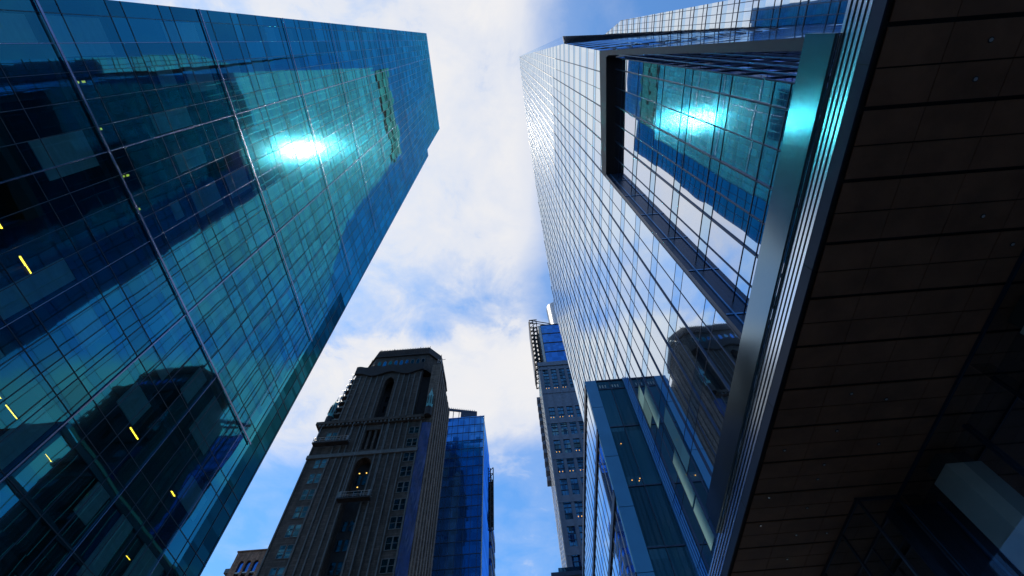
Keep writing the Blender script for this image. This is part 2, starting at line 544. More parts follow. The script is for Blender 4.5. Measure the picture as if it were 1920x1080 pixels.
# other walls and roof
w = MB()
w.face([(XL, Y2, G), (XL, Y2, STEP), (-52, Y2, STEP), (-52, Y2, G)])
w.face([(XL, Y1, STEP), (XL, Y1, ROOF), (-52, Y1, ROOF), (-52, Y1, STEP)])
w.face([(XL, Y0, G), (-52, Y0, G), (-52, Y0, ROOF), (XL, Y0, ROOF)])
w.face([(-52, Y0, G), (-52, Y2, G), (-52, Y2, STEP), (-52, Y0, STEP)])
w.face([(-52, Y0, STEP), (-52, Y1, STEP), (-52, Y1, ROOF), (-52, Y0, ROOF)])
w.build('flank_wall', 'teal_glass_solid', T)
r = MB()
r.face([(XL, Y1, STEP), (XL, Y2, STEP), (-52, Y2, STEP), (-52, Y1, STEP)])
r.face([(XL, Y0, ROOF), (XL, Y1, ROOF), (-52, Y1, ROOF), (-52, Y0, ROOF)])
r.build('roof', 'roof_grey', T)
# inside
bx('core', 'core_dark', T, -50, -23.5, Y0 + 0.4, Y1 - 0.4, G, ROOF - 0.5)
floors = [z for z in frange(22.1 - 3.9 * 6, ROOF - 3, 3.9)]
for z in floors:
    bx('floor_slab', 'slab_dark', T, -23.4, -18.35, Y0 + 0.3, (Y1 if z > STEP else Y2) - 0.3, z - 0.32, z - 0.02)
for z0, z1 in zip(floors, floors[1:]):
    if z0 > 60:
        break
    for y in (0.2, 6.8, 13.4, 20.0):
        bx('column', 'slab_dark', T, -20.4, -19.7, y, y + 0.7, z0 - 0.02, z1 - 0.32)
# mullions
mu = MB()
for y in frange(-2.2, Y2 - 0.1, 1.1):
    if min(abs(y - q) for q in yc_) > 0.15:
        mu.box(XL + 0.002, XL + 0.028, y - 0.013, y + 0.013, G, STEP if y > Y1 else ROOF)
for z in floors:
    for dz in (0.0, 1.05):
        zz = z + dz
        if min(abs(zz - q) for q in zc_) > 0.3:
            mu.box(XL + 0.002, XL + 0.02, Y0, Y1 if zz > STEP else Y2, zz - 0.015, zz + 0.015)
mu.build('mullion', 'dark_mullion', T)
for y in yc_[1:-1]:
    big_ = y in (3.3, 12.1)
    bx('metal_rib', 'lilac_metal', T, XL + 0.036, XL + 0.07, y - (0.026 if big_ else 0.012), y + (0.026 if big_ else 0.012), G, ROOF)
for z in (22.1, 33.8, 46.7, 59.7, 72.0, 84.0, 96.0):
    hw = 0.06 if z < 40 else 0.05
    bx('metal_fin', 'lilac_metal', T, XL + 0.071, XL + 0.115, Y0, 22.25, z - hw, z + hw)
# blinds
rb = random.Random(3)
nbl = 0
for i, z in enumerate(floors):
    if z < 6 or z > 46:
        continue
    for j, y in enumerate(frange(-2.2, 21, 2.2)):
        rr = random.Random(j * 131 + i * 17)
        if rr.random() < 0.62 and nbl < 98:
            h = rr.choice([0.7, 1.3, 1.9, 2.6, 3.2])
            bx('window_blind', 'blind', T, XL - 0.34, XL - 0.30, y + 0.06, y + rr.choice([1.05, 1.05, 1.6, 2.14]), z + 3.45 - h, z + 3.5)
            nbl += 1
kx = 19.7 / 18.6
for ya, yb, z in ((6.01, 6.81, 17.55), (4.2, 4.88, 17.55), (9.2, 10.1, 13.98), (10.39, 11.09, 13.98), (15.0, 15.79, 17.55), (12.95, 13.38, 13.98), (19.59, 20.0, 17.55), (19.62, 19.97, 13.98)):
    lb = bx('ceiling_lamp', 'slab_dark', T, -19.76, -19.64, ya * kx - 0.05, yb * kx + 0.05, z + 0.03, z + 0.09)
    bx('lamp_tube', 'lamp_yellow', lb, -19.73, -19.67, ya * kx, yb * kx, z, z + 0.028)
for y, z in ((0.41, 23.07), (0.41, 23.42), (2.42, 23.1), (4.67, 23.1), (4.69, 23.4), (6.35, 23.1)):
    bx('exit_lamp', 'lamp_green', T, -18.65, -18.60, y - 0.045, y + 0.045, z - 0.07, z + 0.07)

# ------------------------------------------------------------------ faceted silver tower
XR = 10.0
R_ = thing('faceted_tower', 'slanting silver glass skyscraper with a dark framed bay and close vertical fins', 'skyscraper', (26, 28, G))
BAYT = lambda y: 47.3 - (y - 1.55) * 2.3 / 10.75
OUT = [(12.3, G), (12.3, BAYT(12.3)), (1.55, 47.3), (1.13, 71.0), (6.2, 193.4), (28.6, 161.0), (44.2, 124.0), (56.9, 92.0), (56.2, 75.0), (53.3, 57.0), (51.0, G)]
# reorder as a simple loop
us = [0, 7.8, 12.3, 18.3, 24.3, 30.3, 36.3, 42.3, 48.3, 58]
ws = [G, 18.8, 36.0, 53.2, 70.4, 87.6, 104.8, 122.0, 139.2, 156.4, 173.6, 195]
for a, b in zip(us, us[1:]):
    for c, d in zip(ws, ws[1:]):
        p = clip_rect(OUT, a, b, c, d)
        if p:
            area = abs(sum(p[i - 1][0] * p[i][1] - p[i][0] * p[i - 1][1] for i in range(len(p)))) / 2
            if area > 0.05:
                MB().face([(XR, y, z) for y, z in p]).build('glass_panel', 'silver_glass', R_)
A, B, P1 = (10, 1.13, 71.0), (28, 0.60, 203.0), (10, 6.2, 193.4)
near = MB()
near.face([(10, 1.55, 47.3), (28, 0.86, 47.3), A])
near.face([A, (28, 0.86, 47.3), B])
near.build('return_wall', 'blue_face_glass', R_)
lowf = MB()
lowf.face([(10, 0.6, 16), (28, 0.9, 16), (28, 0.86, 47.3), (10, 1.55, 47.3)])
lowf.face([(10, 0.05, G), (28, 0.9, G), (28, 0.9, 16), (10, 0.6, 16)])
lowf.build('screen_wall', 'screen_glass', R_)
nm = MB()
for i in range(1, 12):
    t = i / 12
    x = 10 + 18 * t
    yb, ym, zt = 0.05 + 0.85 * t, 1.55 - 0.69 * t, 71 + 132 * t
    yt = 1.13 - 0.53 * t
    nm.bar((x, ym - 0.02, 47.3), (x, yt - 0.02, zt), 0.06, 4)
for z in frange(50, 200, 4.3):
    t0 = max(0.0, (z - 71) / 132)
    def yat(t, z):
        ym, yt, zt = 1.55 - 0.69 * t, 1.13 - 0.53 * t, 71 + 132 * t
        return ym + (yt - ym) * min(1, (z - 47.3) / (zt - 47.3))
    nm.bar((10 + 18 * t0, yat(t0, z) - 0.02, z), (28, yat(1, z) - 0.02, z), 0.05, 4)
nm.build('mullion', 'navy_metal', R_)
MB().face([A, B, P1]).build('crown_facet', 'silver_glass', R_)
hull = MB()
hull.face([P1, B, (46, 6, 203), (46, 30, 190), (10, 28.6, 161)])
hull.face([(10, 28.6, 161), (46, 30, 190), (46, 58, 92), (10, 56.9, 92)])
hull.face([(10, 56.9, 92), (46, 58, 92), (46, 52, G), (10, 51, G), (10, 53.3, 57), (10, 56.2, 75)])
hull.face([(46, 6, 203), (46, 6, G), (46, 52, G), (46, 58, 92), (46, 30, 190)])
hull.build('back_hull', 'silver_glass', R_)
bx('core', 'core_dark', R_, 11.9, 40, 25, 50, G, 90)
# vertical fins on the street face
th, tn = MB(), MB()
for i in range(-6, 31):
    y = 12.3 + 1.5 * i
    heavy = i % 2 == 0
    for a, b in spans(OUT, 0, y + 0.001):
        if heavy:
            bx('facade_fin', 'navy_metal', R_, XR - 0.075, XR - 0.003, y - 0.028, y + 0.028, max(a, G), b)
        else:
            tn.box(XR - 0.03, XR - 0.003, y - 0.018, y + 0.018, max(a, G), b)
for z in frange(1.6, 190, 4.3):
    for dz in (0, 1.16):
        for a, b in spans(OUT, 1, z + dz + 0.001):
            if b - a > 0.3:
                tn.box(XR - 0.012, XR - 0.002, a, b, z + dz - 0.016, z + dz + 0.016)
tn.build('mullion', 'navy_metal', R_)
up_ = MB()
up_.face([(16, 8.4, 100), (16, 49, 100), (16, 49, 247), (16, 8.4, 247)])
up_.face([(16, 49, 100), (40, 49, 100), (40, 49, 247), (16, 49, 247)])
up_.face([(16, 8.4, 100), (40, 8.4, 100), (40, 8.4, 247), (16, 8.4, 247)])
up_.face([(16, 8.4, 247), (40, 8.4, 247), (40, 49, 247), (16, 49, 247)])
up_.build('upper_stage_wall', 'silver_glass', R_)
for a, b in ((225, 234.3), (236, 246.9)):
    bx('rooftop_screen', 'black', R_, 15.6, 15.95, 8.4, 49, a, b)
um = MB()
for y in frange(9.9, 48.5, 1.5):
    um.box(15.93, 15.996, y - 0.03, y + 0.03, 160, 229)
um.build('stage_mullion', 'navy_metal', R_)
# reflected sunlight patches painted as pale boxes on the low panes
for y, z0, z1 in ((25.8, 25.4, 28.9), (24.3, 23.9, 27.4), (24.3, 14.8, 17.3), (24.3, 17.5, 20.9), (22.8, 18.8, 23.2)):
    bx('light_patch', 'light_patch_pane', R_, XR - 0.022, XR - 0.0035, y + 0.03, y + 1.44, z0, z1)
# dark portal frame
def yedge(z):
    return 0.05 + (z - G) * (0.55 / 17.7) if z < 16 else 0.6 + (z - 16) * (0.95 / 31.3)
XF = XR - 0.06
fr = MB()
lo = [(yedge(z), z) for z in (G, 16, 47.3)]
outl = lo + [(2.0, BAYT(2.0)), (2.0, 44.4)] + [(yedge(z) + 0.38, z) for z in (43.6, 16, G)]
fr.prism(outl, 0, XF, XR + 1.0)
fr.prism([(2.001, 44.4), (2.001, BAYT(2.0)), (12.3, BAYT(12.3)), (12.3, 43.0)], 0, XF, XR + 0.8)
fr.build('portal_frame', 'frame_dark', R_)
fj = MB()
fj.box(XF, XR + 0.8, 12.0, 12.3, G, 43.0)
fj.build('frame_jamb', 'navy_metal', R_)
bx('jamb_rail', 'blue_metal', R_, XF + 0.35, XF + 0.43, 11.93, 11.998, G, 42.9)
for z in frange(3.9, 42, 4.6):
    bx('jamb_joint', 'blue_metal', R_, XF + 0.02, XR + 0.78, 11.96, 11.999, z - 0.05, z + 0.05)
# bay glazing, recessed
XB = 10.8
bz = [G, 8.5] + [40.7 - 4.6 * i for i in range(6, -1, -1)] + [44.6]
by = [2.14, 3.0, 6.0, 9.0, 12.0]
for a, b in zip(bz, bz[1:]):
    for c, d in zip(by, by[1:]):
        MB().face([(XB, c, a), (XB, c, b), (XB, d, b), (XB, d, a)]).build('bay_pane', 'bay_glass', R_)
bm = MB()
for i, y in enumerate(frange(3.0, 11.9, 1.5)):
    if i % 2 == 0:
        bx('bay_fin', 'navy_metal', R_, XB - 0.08, XB - 0.003, y - 0.035, y + 0.035, G, 44.6)
    else:
        bm.box(XB - 0.05, XB - 0.003, y - 0.022, y + 0.022, G, 44.6)
for z in [40.7 - 4.6 * i for i in range(0, 9)]:
    for dz in (0, 1.1):
        bm.box(XB - 0.025, XB - 0.002, 2.14, 12.0, z + dz - 0.02, z + dz + 0.02)
bm.box(XB - 0.06, XB + 0.06, 2.08, 2.139, G, 44.6)
bm.build('mullion', 'navy_metal', R_)
# glazed flank of the bay, seen between frame and glass
MB().face([(XB + 0.06, 2.14, G), (28, 2.14, G), (28, 2.14, 46), (XB + 0.06, 2.14, 46)]).build('bay_flank', 'side_glass', R_)
fm = MB()
for x in frange(12.3, 27.5, 1.5):
    fm.box(x - 0.03, x + 0.03, 2.06, 2.138, G, 46)
for z in frange(3.9, 45, 2.3):
    fm.box(XB + 0.06, 28, 2.09, 2.137, z - 0.03, z + 0.03)
fm.build('flank_mullion', 'navy_metal', R_)
for i, y in enumerate((1.0, 1.25, 1.50, 1.75)):
    zt = (y - 0.30 - 0.6) / 0.95 * 31.3 + 16
    bx('bay_louver', 'blue_metal', R_, XR + 0.25, XR + 0.36, y - 0.022, y + 0.022, G, max(14, min(43.5, zt)))
# far wing
wing = [(0.9, G), (0.86, 128.5), (-1.82, 111.5), (-2.25, 55), (-2.4, G)]
for c, d in zip([G, 20, 40, 60, 80, 100], [20, 40, 60, 80, 100, 130]):
    p = clip_rect(wing, -3, 2, c, d)
    MB().face([(28.0, y, z) for y, z in p]).build('wing_panel', 'silver_glass', R_)
wm = MB()
for y in (-1.75, -0.85, 0.05):
    for a, b in spans(wing, 0, y):
        wm.box(27.93, 27.997, y - 0.035, y + 0.035, a, b)
for z in frange(3, 128, 4.3):
    for a, b in spans(wing, 1, z):
        wm.box(27.95, 27.996, a, b, z - 0.05, z + 0.05)
        wm.box(27.96, 27.996, a, b, z + 1.15, z + 1.21)
wm.build('wing_mullion', 'navy_metal', R_)
wh = MB()
wh.face([(28, 0.86, 128.5), (46, 0.86, 128.5), (46, -1.82, 111.5), (28, -1.82, 111.5)])
wh.face([(28, -1.82, 111.5), (46, -1.82, 111.5), (46, -2.4, G), (28, -2.4, G), (28, -2.25, 55)])
wh.build('wing_flank', 'blue_face_glass', R_)

U = thing('added_mirror_tower', 'added blue glass tower, out of direct view, widening the mirror image in the framed bay', 'skyscraper', (-42, 34, G))  # added behind the teal tower only to fill the bay's reflection
uw = MB()
uw.face([(-34, 24.6, G), (-34, 43.6, G), (-34, 43.6, 190), (-34, 24.6, 190)])
uw.face([(-34, 43.6, G), (-44, 43.6, G), (-44, 43.6, 190), (-34, 43.6, 190)])
uw.face([(-34, 24.6, G), (-34, 24.6, 190), (-44, 24.6, 190), (-44, 24.6, G)])
uw.face([(-44, 24.6, G), (-44, 24.6, 190), (-44, 43.6, 190), (-44, 43.6, G)])
uw.build('glass_wall', 'teal_glass_solid', U)
um_ = MB()
for z in frange(2, 188, 3.9):
    um_.box(-33.997, -33.93, 24.6, 43.6, z - 0.08, z + 0.08)
for y in frange(25.5, 43, 2.2):
    um_.box(-33.997, -33.95, y - 0.05, y + 0.05, G, 190)
um_.build('mullion', 'dark_mullion', U)
bx('roof', 'roof_grey', U, -44, -34, 24.6, 43.6, 190.01, 190.6)

# ------------------------------------------------------------------ podium block beside it
P = thing('podium_block', 'blue panelled glass block standing against the foot of the silver fins', 'building', (8, 40, G))
YP = 28.6
ZP = 33.0
jz = [G, 5, 11, 15.5, 19.9, 24.2, 29.5, ZP]
for a, b in zip(jz, jz[1:]):
    bx('metal_panel', 'panel_blue', P, 6.2, 7.24, YP, YP + 0.4, a + 0.02, b - 0.02)
    bx('metal_panel', 'panel_blue', P, 9.72, 9.99, YP - 0.05, YP + 0.4, a + 0.02, b - 0.02)
gz = [G, 6, 11.6, 17.0, 21.5, 27.2, 31.8, ZP - 0.1]
for i, (a, b) in enumerate(zip(gz, gz[1:])):
    for c, d in ((7.26, 8.42), (8.46, 9.70)):
        MB().face([(c, YP + 0.12, a + 0.05), (d, YP + 0.12, a + 0.05), (d, YP + 0.12, b - 0.05), (c, YP + 0.12, b - 0.05)]).build('window_pane', 'podium_glass', P)
pm = MB()
pm.box(8.42, 8.46, YP + 0.04, YP + 0.2, G, ZP - 0.1)
for z in gz[1:]:
    pm.box(7.26, 9.70, YP + 0.05, YP + 0.2, z - 0.05, z + 0.05)
pm.box(7.24, 9.72, YP + 0.02, YP + 0.4, ZP - 0.1, ZP + 0.02)
pm.build('window_frame', 'navy_metal', P)
for x0, x1 in ((9.74, 9.80), (9.9, 9.97)):
    bx('corner_rail', 'blue_metal', P, x0, x1, YP - 0.16, YP - 0.052, G, ZP)
bx('roof', 'roof_grey', P, 6.2, 9.96, YP + 0.41, 60, ZP - 0.3, ZP)
bx('flank_pane', 'silver_glass', P, 6.22, 6.4, YP + 0.42, 60, G, ZP - 0.31)
pf = MB()
for z in (4, 9.5, 15.3, 21.0, 26.8, 32.2):
    pf.box(6.12, 6.215, YP + 0.01, 60, z - 0.28, z + 0.28)
pf.build('flank_rail', 'navy_metal', P)
pv = MB()
for y in frange(YP + 1.6, 59, 1.6):
    pv.box(6.19, 6.217, y - 0.03, y + 0.03, G, ZP - 0.4)
pv.build('flank_mullion', 'steel', P)
for x, z in ((7.75, 25.4), (7.7, 22.0), (8.3, 22.1), (8.2, 21.0 + 0.9)):
    bx('ceiling_lamp', 'lamp_warm', P, x - 0.03, x + 0.03, YP + 0.06, YP + 0.1, z - 0.03, z + 0.03)
pb = MB()
for x in (7.45, 7.7, 7.95, 8.6, 8.85, 9.1):
    pb.box(x, x + 0.1, YP + 0.08, YP + 0.11, 32.0, 32.35)
pb.build('parapet_rail', 'concrete_pale', P)

# ------------------------------------------------------------------ entrance canopy
K = thing('entrance_canopy', 'broad dark entrance canopy with shiny slatted metal edge and small downlights', 'canopy', (8, 8, G))
H, XE = 7.7, 5.87
YA, YB = -9.0, 24.0
sf = MB()
xs = [6.0, 7.02, 8.18, 9.34, 10.5, 11.66, 12.82, 14.0, 15.2, 16.4, 17.6, 18.8, 20.0]
ys = frange(0.2 - 0.6 * 15, YB, 0.6)
for c, d in zip(xs, xs[1:]):
    for j, (a, b) in enumerate(zip(ys, ys[1:])):
        thick0 = (j + 1) % 2 == 0
        sf.box(c + 0.006, d - 0.006, a + (0.035 if thick0 else 0.012), b - (0.012 if thick0 else 0.035), H, H + 0.02)
sf.build('soffit_tile', 'soffit', K)
bx('roof_deck', 'black', K, XE + 0.031, 20.2, YA, YB, H + 0.271, H + 0.88)
bx('soffit_backing', 'black', K, XE + 0.05, 20.2, YA, YB, H + 0.06, H + 0.27)
es = MB().box(XE, XE + 0.030, YA, YB, H, H + 0.27)
es.build('edge_strip', 'edge_strip', K)
z = H + 0.28
for i in range(5):
    MB().prism([(XE - 0.005, z), (XE + 0.03, z), (XE + 0.03, z + 0.086), (XE + 0.0071, z + 0.086)], 1, YA, YB).build('edge_slat', 'slat_metal', K)
    z += 0.124
MB().prism([(XE - 0.06, H + 0.892), (XE + 0.02, H + 0.892), (XE + 0.10, H + 1.86), (XE + 0.02, H + 1.86)], 1, 0.29, 14.0).build('sign_band', 'band_metal', K)
bk = MB()
for y in frange(1.0, 13.9, 2.4):
    bk.box(XE + 0.11, XE + 0.40, y - 0.03, y + 0.03, H + 0.885, H + 1.5)
bk.build('bracket', 'steel', K)
ej = MB()
for y in frange(0.74, 23, 3.6):
    ej.box(XE - 0.004, XE + 0.001, y - 0.008, y + 0.008, H + 0.001, H + 0.269)
ej.build('edge_joint', 'black', K)
for xr, yr in ((0.998, 0.067), (0.997, 0.139), (1.148, 0.451), (1.258, 0.534), (0.988, 0.995), (1.103, 1.028), (1.143, 1.223), (0.987, 1.147), (0.837, 1.218), (0.987, 1.302), (0.984, 1.373),
               (0.835, 1.451), (0.985, 1.524), (0.835, 1.605), (0.983, 1.681), (1.097, 1.683), (0.983, 1.832)):
    d_ = MB().lathe(xr * H, yr * H, [(0.045, H - 0.012), (0.045, H - 0.001)], 14).build('downlight', 'slab_dark', K)
    MB().lathe(xr * H, yr * H, [(0.028, H - 0.020), (0.030, H - 0.0125)], 12).build('lens', 'lamp_lens', d_)
for xr, yr in ((1.803, 1.932), (1.786, 1.90)):
    MB().lathe(xr * H, yr * H, [(0.05, H - 0.02), (0.05, H - 0.002)], 12).build('lit_downlight', 'canopy_lamp', K)

# lobby under the canopy
L = thing('lobby_wall', 'tall clear glass lobby wall under the dark canopy', 'glass wall', (10, 10, G))
for a, b in zip([-9, -5, -1, 3, 7, 11.4], [-5, -1, 3, 7, 11.4, 17.0]):
    MB().face([(9.98, a + 0.02, G), (9.98, a + 0.02, H - 0.06), (9.98, b - 0.02, H - 0.06), (9.98, b - 0.02, G)]).build('glass_sheet', 'lobby_glass', L)
lw_ = MB().box(9.95, 10.01, -9, 22, H - 0.06, H - 0.004)
lw_.box(9.95, 10.01, 17.0, 17.06, G, H - 0.07)
lw_.build('head_frame', 'navy_metal', L)
for y in (3, 7, 11.4):
    MB().face([(9.99, y, G), (10.45, y, G), (10.45, y, H - 0.07), (9.99, y, H - 0.07)]).build('glass_stiffener', 'lobby_glass', L)
bx('lobby_back_wall', 'concrete_pale', L, 20.05, 20.25, -9, 24, G, H - 0.01)
V = thing('glass_vestibule', 'clear glass entrance box reaching up to the canopy', 'vestibule', (9.4, 14, G))
for x, y in ((8.86, 11.5), (9.90, 11.5), (8.86, 13.0), (8.86, 17.0), (8.86, 14.9)):
    bx('post', 'edge_strip', V, x - 0.03, x + 0.03, y - 0.03, y + 0.03, G, H - 0.085)
hv = MB().box(8.80, 9.94, 11.47, 11.53, H - 0.08, H - 0.004)
hv.box(8.83, 8.89, 11.531, 17.0, H - 0.08, H - 0.004)
hv.build('head_frame', 'edge_strip', V)
MB().face([(8.89, 11.5, G), (9.87, 11.5, G), (9.87, 11.5, H - 0.09), (8.89, 11.5, H - 0.09)]).build('glass_sheet', 'lobby_glass', V)
for a, b in ((11.53, 12.97), (13.03, 14.87), (14.93, 16.97)):
    MB().face([(8.86, a, G), (8.86, b, G), (8.86, b, H - 0.09), (8.86, a, H - 0.09)]).build('glass_sheet', 'lobby_glass', V)
for i, (ya, lab) in enumerate(((9.9, 'pale square lobby column beside the glass entrance box'), (5.25, 'pale square lobby column at the picture edge, high behind the glass'))):
    cl_ = thing('lobby_column', lab, 'column', (10.95, ya + 0.35, G), 'pale columns in the lobby')
    bx('shaft', 'concrete_pale', cl_, 10.36, 11.5, ya, ya + 0.75, G + 0.3, H - 0.35)
    bx('plinth', 'slab_dark', cl_, 10.30, 11.56, ya - 0.06, ya + 0.81, G, G + 0.3)
    bx('capital', 'slab_dark', cl_, 10.42, 11.44, ya + 0.06, ya + 0.69, H - 0.35, H - 0.005)

# ------------------------------------------------------------------ old brown tower
N = thing('masonry_tower', 'old dark brown masonry tower with arched recess, stone ribs and crown', 'tower', (-28, 70, G))
YF, YK = 64.0, 79.0
XW0, XW1 = -39.0, -17.3


def arch_wall(mb, x0, x1, z0, z1, a0, a1, s0, spring, top, y, yb):
    """front wall x0..x1, z0..z1 with one pointed opening a0..a1 from s0 up to top"""
    mb.box(x0, a0, y, yb, z0, z1)
    mb.box(a1, x1, y, yb, z0, z1)
    if s0 > z0:
        mb.box(a0, a1, y, yb, z0, s0)
    n = 8
    c = (a0 + a1) / 2
    pts = []
    for i in range(2 * n + 1):
        t = (i - n) / n
        pts.append((c + (a1 - a0) / 2 * t, spring + (top - spring) * math.sqrt(max(0, 1 - abs(t) ** 1.7))))
    for p, q in zip(pts, pts[1:]):
        mb.prism([p, q, (q[0], z1), (p[0], z1)], 1, y, yb)


def sash(parent, x0, x1, z0, z1, y, glassm='sash_glass', fr='rib_stone', lit=None, bars=1):
    """one framed window standing 6 cm proud of the wall"""
    f = MB()
    t = 0.09
    f.box(x0 - t, x1 + t, y - 0.07, y + 0.02, z0 - t, z0)
    f.box(x0 - t, x1 + t, y - 0.05, y + 0.02, z1, z1 + t)
    f.box(x0 - t, x0, y - 0.05, y + 0.02, z0, z1)
    f.box(x1, x1 + t, y - 0.05, y + 0.02, z0, z1)
    for i in range(bars):
        zz = z0 + (z1 - z0) * (i + 1) / (bars + 1)
        f.box(x0, x1, y - 0.04, y + 0.01, zz - 0.035, zz + 0.035)
    o = f.build('window', fr, parent)
    MB().face([(x0, y - 0.02, z0), (x1, y - 0.02, z0), (x1, y - 0.02, z1), (x0, y - 0.02, z1)]).build('pane', glassm, o)
    return o


wl = MB()
arch_wall(wl, XW0, -19.2, G, 59.0, -29.9, -27.0, G, 56.6, 58.2, YF, YF + 1.6)
wl.box(XW0, -29.8, YF, YF + 1.6, 59.0, 66.6)
wl.box(-27.0, -19.2, YF, YF + 1.6, 59.0, 66.6)
for x in (-29.0, -27.9):
    wl.box(x - 0.22, x + 0.22, YF + 0.15, YF + 1.0, 59.0, 66.6)
wl.box(-29.8, -27.0, YF, YF + 1.6, 64.8, 66.6)
wl.box(-29.8, -27.0, YF, YF + 1.6, 59.0, 60.0)
wl.build('front_wall', 'brown_brick', N)
bx('recess_wall', 'brown_brick_dark', N, XW0 + 0.3, -19.3, YF + 1.61, YK - 0.4, G, 66.4)
fl = MB()
fl.prism([(-19.2, YF + 0.35), (-17.3, YF + 0.35), (-17.3, YK), (-19.2, YK)], 2, G, 84.0)
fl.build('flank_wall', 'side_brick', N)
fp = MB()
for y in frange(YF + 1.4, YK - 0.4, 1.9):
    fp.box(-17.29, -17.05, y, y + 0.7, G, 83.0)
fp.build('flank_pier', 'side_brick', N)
bx('west_wall', 'brown_brick', N, XW0, XW0 + 0.29, YF + 1.61, YK, G, 66.4)
# ribs on the lower front
for x in (-38.95, -35.05, -33.7, -32.6, -31.2, -30.15, -26.75, -25.6, -24.3, -23.1, -21.85, -19.35):
    for a, b in ((G, 58.6), (59.4, 66.1)):
        bx('stone_rib', 'rib_stone', N, x - 0.10, x + 0.10, YF - 0.16, YF - 0.003, a, b)
bx('belt_course', 'rib_stone', N, XW0 - 0.2, -19.1, YF - 0.3, YF - 0.002, 58.62, 59.38)
cr = MB()
cr.box(XW0 - 1.0, -18.9, YF - 0.7, YF + 1.7, 66.61, 67.3)
cr.box(XW0 - 0.5, -19.0, YF - 0.4, YF - 0.003, 66.15, 66.6)
cr.build('cornice', 'brown_brick', N)
for x in frange(XW0 - 0.3, -19.6, 0.75):
    bx('dentil', 'rib_stone', N, x, x + 0.32, YF - 0.62, YF - 0.401, 66.2, 66.6)
rows = [(56.6, 58.4), (53.45, 55.4), (50.3, 52.2), (47.05, 49.0), (43.9, 45.85), (40.65, 42.6), (37.35, 39.3), (34.1, 36.0), (30.9, 32.8)]
for z0, z1 in [(63.0, 64.75)] + rows:
    for x0, x1 in ((-37.25, -36.4), (-36.1, -35.3)):
        sash(N, x0, x1, z0, z1, YF)
for z0, z1 in [(63.05, 64.6), (60.0, 61.7)] + rows:
    for x0, x1 in ((-21.35, -20.5), (-20.3, -19.55)):
        sash(N, x0, x1, z0, z1, YF)
# recess windows
for z0, z1 in ((53.6, 55.6), (50.7, 52.4), (45.2, 46.9), (42.0, 43.8), (38.6, 40.4)):
    for x0, x1 in ((-29.5, -28.7), (-28.3, -27.5)):
        sash(N, x0, x1, z0, z1, YF + 1.6, fr='brown_brick_dark')
for x, z in ((-29.25, 56.05), (-28.0, 56.05), (-28.9, 53.2)):
    bx('wall_lamp', 'lamp_amber', N, x - 0.09, x + 0.09, YF + 1.50, YF + 1.6, z - 0.06, z + 0.06)
# upper stage
up = MB()
arch_wall(up, -36.3, -21.4, 67.31, 83.2, -29.25, -27.1, 67.4, 78.6, 80.5, YF + 0.2, YF + 1.6)
up.build('upper_wall', 'brown_brick', N)
bx('upper_recess', 'brown_brick_dark', N, -36.0, -19.25, YF + 3.0, YK - 0.5, 67.0, 83.1)
bx('upper_side_wall', 'brown_brick', N, -36.3, -36.01, YF + 1.61, YK - 0.4, 67.31, 83.2)
bx('upper_pier', 'brown_brick', N, -18.9, -17.32, YF + 0.36, YF + 2.0, 84.01, 84.6)
for x in (-36.2, -35.0, -33.7, -32.5, -31.2, -29.9, -26.4, -25.2, -24.0, -22.8, -21.5):
    bx('stone_rib', 'rib_stone', N, x - 0.09, x + 0.09, YF + 0.04, YF + 0.197, 67.31, 81.6 + 0.5 * math.sin(x * 0.9))
for z0, z1 in ((75.6, 77.2), (72.6, 74.3), (69.3, 70.8)):
    for i, (x0, x1) in enumerate(((-29.05, -28.35), (-28.0, -27.3))):
        sash(N, x0, x1, z0, z1, YF + 2.98, 'cobalt_glass' if i else 'dark_glass', 'brown_brick_dark')
# scalloped parapet: lower edge hangs in swags
sc = MB()
xs_ = [-36.6 + i * 0.4 for i in range(40)]
for a, b in zip(xs_, xs_[1:]):
    za = 81.6 + 0.55 * math.sin(a * 0.85 + 0.6)
    zb = 81.6 + 0.55 * math.sin(b * 0.85 + 0.6)
    sc.prism([(a, za), (b, zb), (b, 84.4 + 0.25 * math.sin(b * 1.7)), (a, 84.4 + 0.25 * math.sin(a * 1.7))], 1, YF - 0.25, YF + 0.195)
sc.build('scalloped_parapet', 'brown_brick_dark', N)
# crown
crown = [(-33.4, YF + 1.0), (-20.9, YF + 1.0), (-18.3, YF + 4.0), (-18.3, YK - 2.5), (-20.9, YK - 0.6), (-33.4, YK - 0.6), (-36.0, YK - 2.5), (-36.0, YF + 4.0)]
cw = MB().prism(crown, 2, 83.25, 89.0)
cw.build('crown_wall', 'brown_brick', N)
cx_, cy_ = -27.15, 71.2
cap = MB().hexa([(x + (0.3 if x > cx_ else -0.3), y + (0.3 if y > cy_ else -0.3), 89.0) for x, y in crown], [(cx_ + (x - cx_) * 0.985, cy_ + (y - cy_) * 0.985, 92.0) for x, y in crown])
cap.build('crown_roof', 'brown_brick_dark', N)
cap2 = MB()
for i in range(30):
    x = -33.0 + i * 0.41
    cap2.bar((x, YF + 0.72, 89.05), (x * 0.985 + cx_ * 0.015, YF + 0.83, 91.9), 0.06, 4)
cap2.build('roof_rib', 'brown_brick', N)
for x, y in ((-33.2, YF + 1.2), (-29.9, YF + 1.2), (-23.4, YF + 1.2), (-21.0, YF + 1.2), (-18.6, YF + 4.0), (-36, YF + 4)):
    MB().bar((x, y + 0.35, 91.3), (x, y + 0.35, 93.1), 0.16, 6, 0.05).build('pinnacle', 'brown_brick_dark', N)
